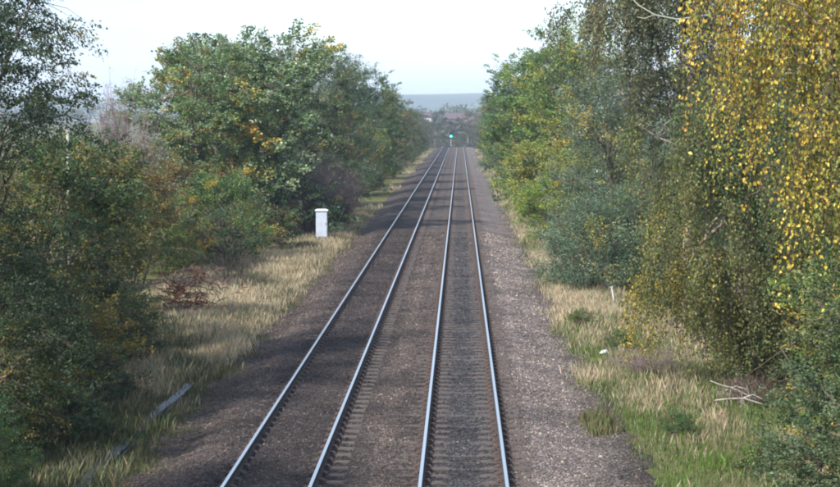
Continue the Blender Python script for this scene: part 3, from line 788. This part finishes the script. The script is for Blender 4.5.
# distant wood: one mass
rg = np.random.default_rng(61)
lb = []
for k in range(150):
    yy = rg.uniform(860, 1500); xx = rg.uniform(-.34, .10)*yy
    gz = float(ground_z(xx, yy)); gz = min(gz, 5)
    q = rg.uniform(4, 8)
    lb.append((xx, yy, gz+q*.8, q*1.3, q, q*.95))
P, D = crown_points(rg, lb, 26000, zmin=-20, shell=.35, under=-.3)
n = len(P)
V, F = leaf_faces(P, rg.normal(0, 1, (n, 3)), unit(D+rg.normal(0, .5, (n, 3))), rg.uniform(1.0, 2.2, n), .8)
c = pick_colour(rg, rg.random(n), [(3, G_dk), (3, G_md), (2, B_), (1, (.13, .07, .05))])
tag(obj('distant_wood', tri_mesh('distant_wood', V, F, M_leaf, np.repeat(c, 2, 0))), 'far off wood in the valley below the blue hills', 'wood', kind='stuff')

# houses on the skyline of the wood
def house(x, y, z, wx, dy, h, rh, wall, roofm, label, nwin, rz=0.0):
    t = tag(empty('house', (x, y, z), rz), label, 'house')
    mb = MB(); mb.box((0, 0, h/2), (wx, dy, h))
    mb.poly([(-wx/2, -dy/2+.01, h), (-wx/2, dy/2-.01, h), (-wx/2, 0, h+rh*.96)]); mb.poly([(wx/2, -dy/2+.01, h), (wx/2, 0, h+rh*.96), (wx/2, dy/2-.01, h)])
    mb.build('wall', wall, t)
    rf = MB(); o_ = .4
    for s in (-1, 1):
        rf.poly([(-wx/2-o_, s*(dy/2+o_), h-.25), (wx/2+o_, s*(dy/2+o_), h-.25), (wx/2+o_, 0, h+rh), (-wx/2-o_, 0, h+rh)])
        rf.poly([(-wx/2-o_, s*(dy/2+o_), h-.05), (wx/2+o_, s*(dy/2+o_), h-.05), (wx/2+o_, 0, h+rh+.2), (-wx/2-o_, 0, h+rh+.2)])
    r = rf.build('roof', roofm, t)
    ch = MB(); ch.box((wx*.3, 0, h+rh+.4), (.9, .7, 1.8)); ch.build('chimney', M_brick, r)
    for k in range(nwin):
        for zz in (1.4, 4.1):
            wmb = MB(); wx_ = (k+.5)/nwin*wx-wx/2
            wmb.box((wx_, -dy/2-.02, zz), (1.2, .12, 1.2)); f_ = wmb.build('window', M_render, t)
            pm = MB(); pm.box((wx_, -dy/2-.09, zz), (1.0, .04, 1.0)); pm.build('pane', M_glass, f_)
house(-2.0, 900, 1.9, 13, 8, 5.6, 2.6, M_brick, M_roof, 'long reddish brick house above the far trees, right of the signal', 4)
house(7.5, 925, 1.2, 8, 8, 5.6, 2.4, M_brick, M_roof, 'smaller reddish house beside the long one on the skyline', 2)
house(-16.0, 890, 2.6, 4.5, 6, 5.6, 2.2, M_render, M_roof, 'tiny white house on the skyline left of the brick houses', 1)

# ------------------------------------------------------------------ grass
def grass(name, label, n_tuft, area, hrange, pal, seed, per=16, wid=.0046, lean=.40, keep=None, spread=.17, dens=1.0, nearshade=0.0):
    rg = np.random.default_rng(seed)
    x0, x1, y0, y1 = area
    u = rg.random(n_tuft*3)**dens
    y = y0+(y1-y0)*u; x = rg.uniform(x0, x1, len(y))
    if keep is not None:
        ok = keep(x, y, rg); x, y = x[ok], y[ok]
    x, y = x[:n_tuft], y[:n_tuft]; n_t = len(x)
    th = rg.uniform(*hrange, n_t)*(.8+.35*vn(x*.8, y*.5, 7))
    key = .5+.40*vn(x*.9, y*.35, 4)+rg.normal(0, .16, n_t) - nearshade*np.clip((50-y)/10, 0, 1)  # nearest tufts more olive and darker, tree shade put into their colour
    i = np.repeat(np.arange(n_t), per); n = len(i)
    sc_d = 1+np.clip(y[i]-30, 0, 200)/60                      # tufts far off are coarser
    bx_ = x[i]+rg.normal(0, spread, n)*sc_d**.5; by = y[i]+rg.normal(0, spread, n)*sc_d
    bz = ground_z(bx_, by)-.02
    h = th[i]*rg.uniform(.35, 1.2, n); a = rg.uniform(0, 6.28, n)
    ln = rg.uniform(.05, 1, n)*lean*h; wd = wid*rg.uniform(.6, 1.4, n)*sc_d
    wa = rg.uniform(0, 3.14, n)
    dx, dy = np.cos(a)*ln+.03*h, np.sin(a)*ln
    wx, wy = np.cos(wa)*wd, np.sin(wa)*wd
    V = np.stack([np.stack([bx_-wx/2, by-wy/2, bz], -1), np.stack([bx_+wx/2, by+wy/2, bz], -1),
                  np.stack([bx_+dx*.30-wx*.5, by+dy*.30-wy*.5, bz+h*.58], -1), np.stack([bx_+dx, by+dy, bz+h*.98], -1)], 1).reshape(-1, 3)
    b = (np.arange(n)*4)[:, None]
    F = np.stack([b+0, b+1, b+2, b+1, b+3, b+2], 2).reshape(-1, 3)
    c = pick_colour(rg, key[i]+rg.normal(0, .10, n), pal, .13)
    o = obj(name, tri_mesh(name, V, F, M_grass, np.repeat(c, 2, 0)))
    tag(o, label, 'grass', kind='stuff')
    return o
Straw = (.42, .35, .24); Straw2 = (.31, .265, .175); StrawG = (.18, .20, .10); GrG = (.085, .13, .03); GrB = (.13, .23, .05); Rus = (.20, .12, .06)
PAL_straw = [(1.4, GrG), (1, StrawG), (2.5, Straw2), (4, Straw)]
PAL_mix = [(3, GrB), (2.5, GrG), (3, StrawG), (2, Straw2), (.8, Straw)]

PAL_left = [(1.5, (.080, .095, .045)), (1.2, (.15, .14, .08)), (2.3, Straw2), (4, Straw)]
def keepL(x, y, rg):
    inner = -6.25-.35*vn(y*.9, y*.3, 1)-.35*np.abs(rg.normal(0, 1, len(x)))
    outer = np.interp(y, [26, 40, 52, 60, 75, 88, 96, 110, 140, 300], [-9.5, -10.2, -10.6, -11.8, -12, -10.6, -9.4, -7.6, -7.2, -7.2])
    trough = (np.abs(x+6.87) < .11) & (y < 44)
    return (x < inner) & (x > outer) & ~trough
grass('straw_grass', 'tall straw coloured grass on the left verge by the white cabinet', 8200, (-13, -5.7, 26, 130), (.16, .50), PAL_left, 71, nearshade=.46, per=26, keep=keepL, dens=1.25)
def keepR(x, y, rg):
    inner = np.interp(y, [26, 36, 44, 60, 75, 140, 320], [3.7, 3.6, 3.1, 3.2, 3.4, 3.6, 3.8])+.3*vn(y*.8, y*.4, 2)+.3*np.abs(rg.normal(0, 1, len(x)))
    outer = np.interp(y, [26, 60, 75, 110, 320], [9, 8, 4.8, 4.8, 5.4])
    return (x > inner) & (x < outer)
def keepR1(x, y, rg):
    return keepR(x, y, rg) & ~((np.abs(x-6.7) < .85) & (y > 38.8) & (y < 41.8)) & ((vn(x*1.3, y*.30, 6)+rg.normal(0, .22, len(x)) > np.interp(y, [28, 42, 55, 60], [.62, .42, -.05, -9])))
def keepR2(x, y, rg):
    return keepR(x, y, rg) & (vn(x*1.3, y*.30, 6)+rg.normal(0, .3, len(x)) < .5) & (y < 62)
grass('straw_grass', 'tall straw coloured grass on the right verge between path and bushes', 8600, (2.7, 9, 26, 230), (.16, .50), PAL_straw, 72, per=26, keep=keepR1, dens=1.5)
grass('green_grass', 'short fresh green grass patches on the right verge', 5600, (2.9, 9, 26, 62), (.10, .32), PAL_mix, 73, per=18, keep=keepR2, wid=.009)
def keepLL(x, y, rg):
    return (x < -5.5-.15*vn(y*1.3, y, 3)) & (x > -6.5) & (vn(x*2, y*.9, 9) > .0)
grass('green_grass', 'short green grass along the edge of the left ballast', 2200, (-6.5, -5.4, 26, 100), (.08, .22), PAL_left[:2]+[(1, GrG)], 74, per=16, keep=keepLL, wid=.012)
def keepW(x, y, rg):   # far verges, both sides
    return (((x > -7.6) & (x < -6.4) & (vn(x*.9, y*.13, 8) > .1)) | ((x > 3.7) & (x < 5.0))) & (vn(x*.6, y*.09, 3) > -.25)
grass('far_verge_grass', 'pale dry grass strips along both far verges', 3500, (-8.5, 5.6, 128, 425), (.3, .6), PAL_straw, 75, per=10, keep=keepW, wid=.012, spread=.25)

# rusty tuft of weeds by the path, bottom right
def keepD(x, y, rg): return ((x-3.0)/.55)**2+((y-38.2)/1.2)**2 < rg.random(len(x))
grass('dock_weeds', 'olive and rust tuft of weeds at the edge of the stone path', 110, (2.2, 4.1, 36.3, 40.0), (.15, .5), [(3, (.10, .125, .05)), (2, (.15, .14, .07)), (.8, (.15, .11, .07))], 76, per=30, wid=.007, spread=.09, keep=keepD)

# ------------------------------------------------------------------ trackside things
# location cabinet
z0 = float(ground_z(-7.9, 99))
t = tag(empty('trackside_cabinet', (-7.8, 99, z0+.06), R(4)), 'white metal trackside cabinet standing in the straw grass', 'cabinet')
mb = MB(); mb.box((0, 0, .06), (.70, .46, .24)); mb.build('plinth', M_conc, t)
mb = MB(); mb.box((0, 0, .92), (.64, .40, 1.48)); bd = mb.build('body', M_cabshade, t)
mb = MB(); mb.box((0, -.212, .90), (.58, .022, 1.36)); mb.box((-.285, -.222, .4), (.02, .03, .12)); mb.box((-.285, -.222, 1.35), (.02, .03, .12)); dr = mb.build('door', M_cabshade, t)
mb = MB(); mb.box((.22, -.236, .95), (.03, .03, .14)); mb.build('handle', M_grey, dr)
mb = MB(); mb.box((0, -.02, 1.70), (.72, .50, .07)); mb.box((0, -.02, 1.75), (.66, .44, .04), taper=.8); mb.build('lid', M_cablid_lit, t)

# concrete cable trough with single lids
t = tag(empty('cable_trough', (0, 0, 0)), 'long line of grey concrete trough lids sunk in the left verge', 'cable trough')
mb = MB()
for s in (-.085, .085): mb.box((-6.87+s, 35, -.53), (.04, 19, .18))
mb.build('trough_wall', M_conc, t)
lid = MB(); lid.box((0, 0, 0), (.22, .90, .05), taper=.96); lid_me = lid.mesh('trough_lid', M_conc)
rg = np.random.default_rng(81)
for k in range(20):
    yy = 26+.93*k
    o = obj('trough_lid', lid_me, t, (-6.87+rg.normal(0, .012)+.06*math.sin(yy*.3), yy, -.40+rg.normal(0, .008)+.02*math.sin(yy)))
    o.rotation_euler = (rg.normal(0, .012), rg.normal(0, .03), rg.normal(0, .02))

# fallen dead branches, right
gz = float(ground_z(6.6, 41.5))
t = tag(empty('dead_branches', (6.5, 41.2, gz+.05)), 'bleached dead branches lying in grass under the olive birch', 'dead branches')
mb = MB(); mb.tube([(-.62, 0, .60), (-.35, -.05, .50), (-.1, 0, .43), (.2, .1, .28), (.55, .1, .10)], [.010, .016, .02, .022, .024], 6); mb.tube([(-.25, 0, .37), (0, .1, .45), (.25, .15, .38), (.35, .1, .2)], [.02, .02, .015, .012], 5); mb.build('branch', M_deadwood, t, True)
mb = MB(); mb.tube([(-.55, -.3, .18), (-.2, -.3, .22), (.15, -.28, .22), (.5, -.2, .10), (.72, -.15, .02)], [.012, .020, .026, .026, .02], 6); mb.tube([(.1, -.28, .22), (.35, -.2, .3), (.6, -.1, .18), (.74, -.1, .08)], [.025, .02, .02, .016], 5); mb.build('branch', M_deadwood, t, True)
tw = twiggy_mesh('twigs', np.random.default_rng(82), .9, .65, 40, M_twig, rad=.010, sub=5)
o = tag(obj('twigs', tw, t), kind='stuff'); o.location = (.5, .7, .0)
o = obj('bleached_twigs', twiggy_mesh('bleached_twigs', np.random.default_rng(85), .8, .45, 9, M_deadwood, rad=.009, sub=3), t); o.location = (.1, .1, 0)

# reddish brush pile, left
gz = float(ground_z(-10, 66))
t = tag(empty('brush_pile', (-9.6, 61.5, gz)), 'reddish brown pile of cut brush at the edge of the left straw grass', 'brush pile')
rg = np.random.default_rng(83); mb = MB(); mb2 = MB()
for k in range(150):
    a = rg.uniform(0, 3.14); c_ = rg.normal(0, 1, 3)*[.8, .5, 0]+[0, 0, rg.uniform(.05, 1.7)]
    l_ = rg.uniform(.25, .75); d = np.array([math.cos(a), math.sin(a), rg.normal(0, .45)])*l_/2
    (mb if k % 3 else mb2).tube(limb(c_-d, c_+d, 4, .08, rg), [.018, .016, .012, .007], 4)
tag(mb.build('stems', M_redtwig, t), kind='stuff'); tag(mb2.build('grey_stems', M_twig, t), kind='stuff')
cr, _ = broad_crown('withered_leaves', rg, [(-.1, -.2, .5, .9, .6, .5), (.35, -.1, 1.0, .5, .4, .4)], 80, 34, .07, .35, [(2, (.26, .09, .05)), (2, (.15, .07, .05)), (1.2, (.42, .18, .06)), (1, (.07, .05, .045))])
obj('withered_leaves', cr, t)
t = tag(empty('bare_bush', (-9.6, 73, -.5), .4), 'tangle of pale bare stems between brush pile and dark bramble', 'bush')
o = tag(obj('stems', twiggy_mesh('stems', np.random.default_rng(84), 1.7, 1.5, 22, M_bark, rad=.014, sub=5), t), kind='stuff')

t = tag(empty('bare_bush', (5.1, 46.5, -.5), .9), 'low purple brown twigs on the grass left of the olive birch', 'bush')
tag(obj('stems', twiggy_mesh('stems', np.random.default_rng(86), 1.5, .55, 60, bpy.data.materials['purple_twig'], rad=.009, sub=4), t), kind='stuff')
for (bx_, by_, sc__, lb_) in ((4.7, 37.5, .22, 'small leafy weed in the right grass beside the olive tuft'), (5.9, 33.5, .26, 'leafy weed in the bright green grass at the lower right'),
                              (4.75, 51.5, .24, 'small leafy weed near the scrap of litter'), (3.9, 57.0, .25, 'leafy weed at the path edge by the pale stake')):
    add_tree('leafy_weed', lb_, 'weed', bx_, by_, None, BRAM[1], s=sc__, rz=bx_*3, tint=(1.2, 1.4, 1.0))
# pale stake by the rounded bush, and its litter
gz = float(ground_z(5.75, 65))
t = tag(empty('marker_stake', (5.75, 65, gz)), 'small pale leaning stake in front of the rounded bush', 'stake')
mb = MB(); mb.tube([(.0, 0, -.2), (-.08, 0, .35), (-.13, 0, .62)], [.035, .035, .03], 6); mb.build('stake', M_dirtwhite, t)
mb = MB(); mb.box((-.135, 0, .64), (.085, .085, .03)); mb.build('cap', M_dirtwhite, t)
gz = float(ground_z(4.1, 50))
mb = MB(); mb.poly([(0, 0, .02), (.14, .03, .05), (.16, .14, .12), (.02, .12, .10)]); mb.poly([(0, 0, .02), (.02, .12, .10), (-.07, .06, .02)]); mb.poly([(.16, .14, .12), (.14, .03, .05), (.22, .08, .01)])
o = mb.build('litter', M_dirtwhite, loc=(4.05, 50, gz+.12)); tag(o, 'scrap of white litter lying in the right grass', 'litter')

# pale pole among the left bushes
gz = float(ground_z(-11.8, 53))
t = tag(empty('post', (-11.85, 53, gz)), 'slim pale post sticking up among the bushes at the left', 'post')
mb = MB(); mb.tube([(0, 0, -.3), (0, 0, 3), (0, 0, 6.35)], [.055, .05, .045], 8); mb.build('shaft', M_post, t, True)
mb = MB(); mb.tube([(0, 0, 6.35), (0, 0, 6.42)], [.055, .05], 8); mb.build('cap', M_post, t, True)

# colour light signal showing green
gz = float(dip(480))-.4
t = tag(empty('railway_signal', (-2.45, 480, gz)), 'distant railway signal showing a green light at the end of the line', 'signal')
zl = (CAMZ-15/1760*480)-gz
mb = MB(); mb.tube([(0, 0, 0), (0, 0, zl+.2)], [.08, .08], 8); mb.build('pole', M_grey, t)
mb = MB(); mb.box((0, -.18, zl+.25), (.62, .22, 1.7)); mb.box((0, -.08, zl+.25), (.9, .03, 1.95)); hd = mb.build('head', M_black, t)
mb = MB(); mb.tube([(0, -.295, zl-.02), (0, -.33, zl-.02)], [.21, .21], 12); mb.build('green_lamp', M_green, t)
mb = MB()
for dz in (.0, .42, .84): mb.tube([(0, -.30, zl+.19+dz), (0, -.55, zl+.17+dz)], [.17, .17], 8, cap=False)
mb.build('hood', M_black, t)
mb = MB()
for s in (-.16, .16): mb.box((s, .16, (zl-.4)/2), (.03, .03, zl))
for k in range(8): mb.box((0, .16, .3+k*.3), (.30, .025, .025))
mb.build('ladder', M_grey, t)

# ------------------------------------------------------------------ haze
hz = bpy.data.materials.new('haze'); hz.use_nodes = True
nt = hz.node_tree; nt.nodes.clear()
ho = nt.nodes.new('ShaderNodeOutputMaterial'); pv = nt.nodes.new('ShaderNodeVolumePrincipled')
pv.inputs['Color'].default_value = (.70, .81, 1.0, 1); pv.inputs['Density'].default_value = .00025; pv.inputs['Anisotropy'].default_value = .2
nt.links.new(pv.outputs[0], ho.inputs['Volume'])
mb = MB(); mb.box((0, 2450, 36), (10400, 5700, 100))
o = mb.build('haze', hz); tag(o, 'pale blue autumn haze in the air over the line', 'haze', kind='stuff')
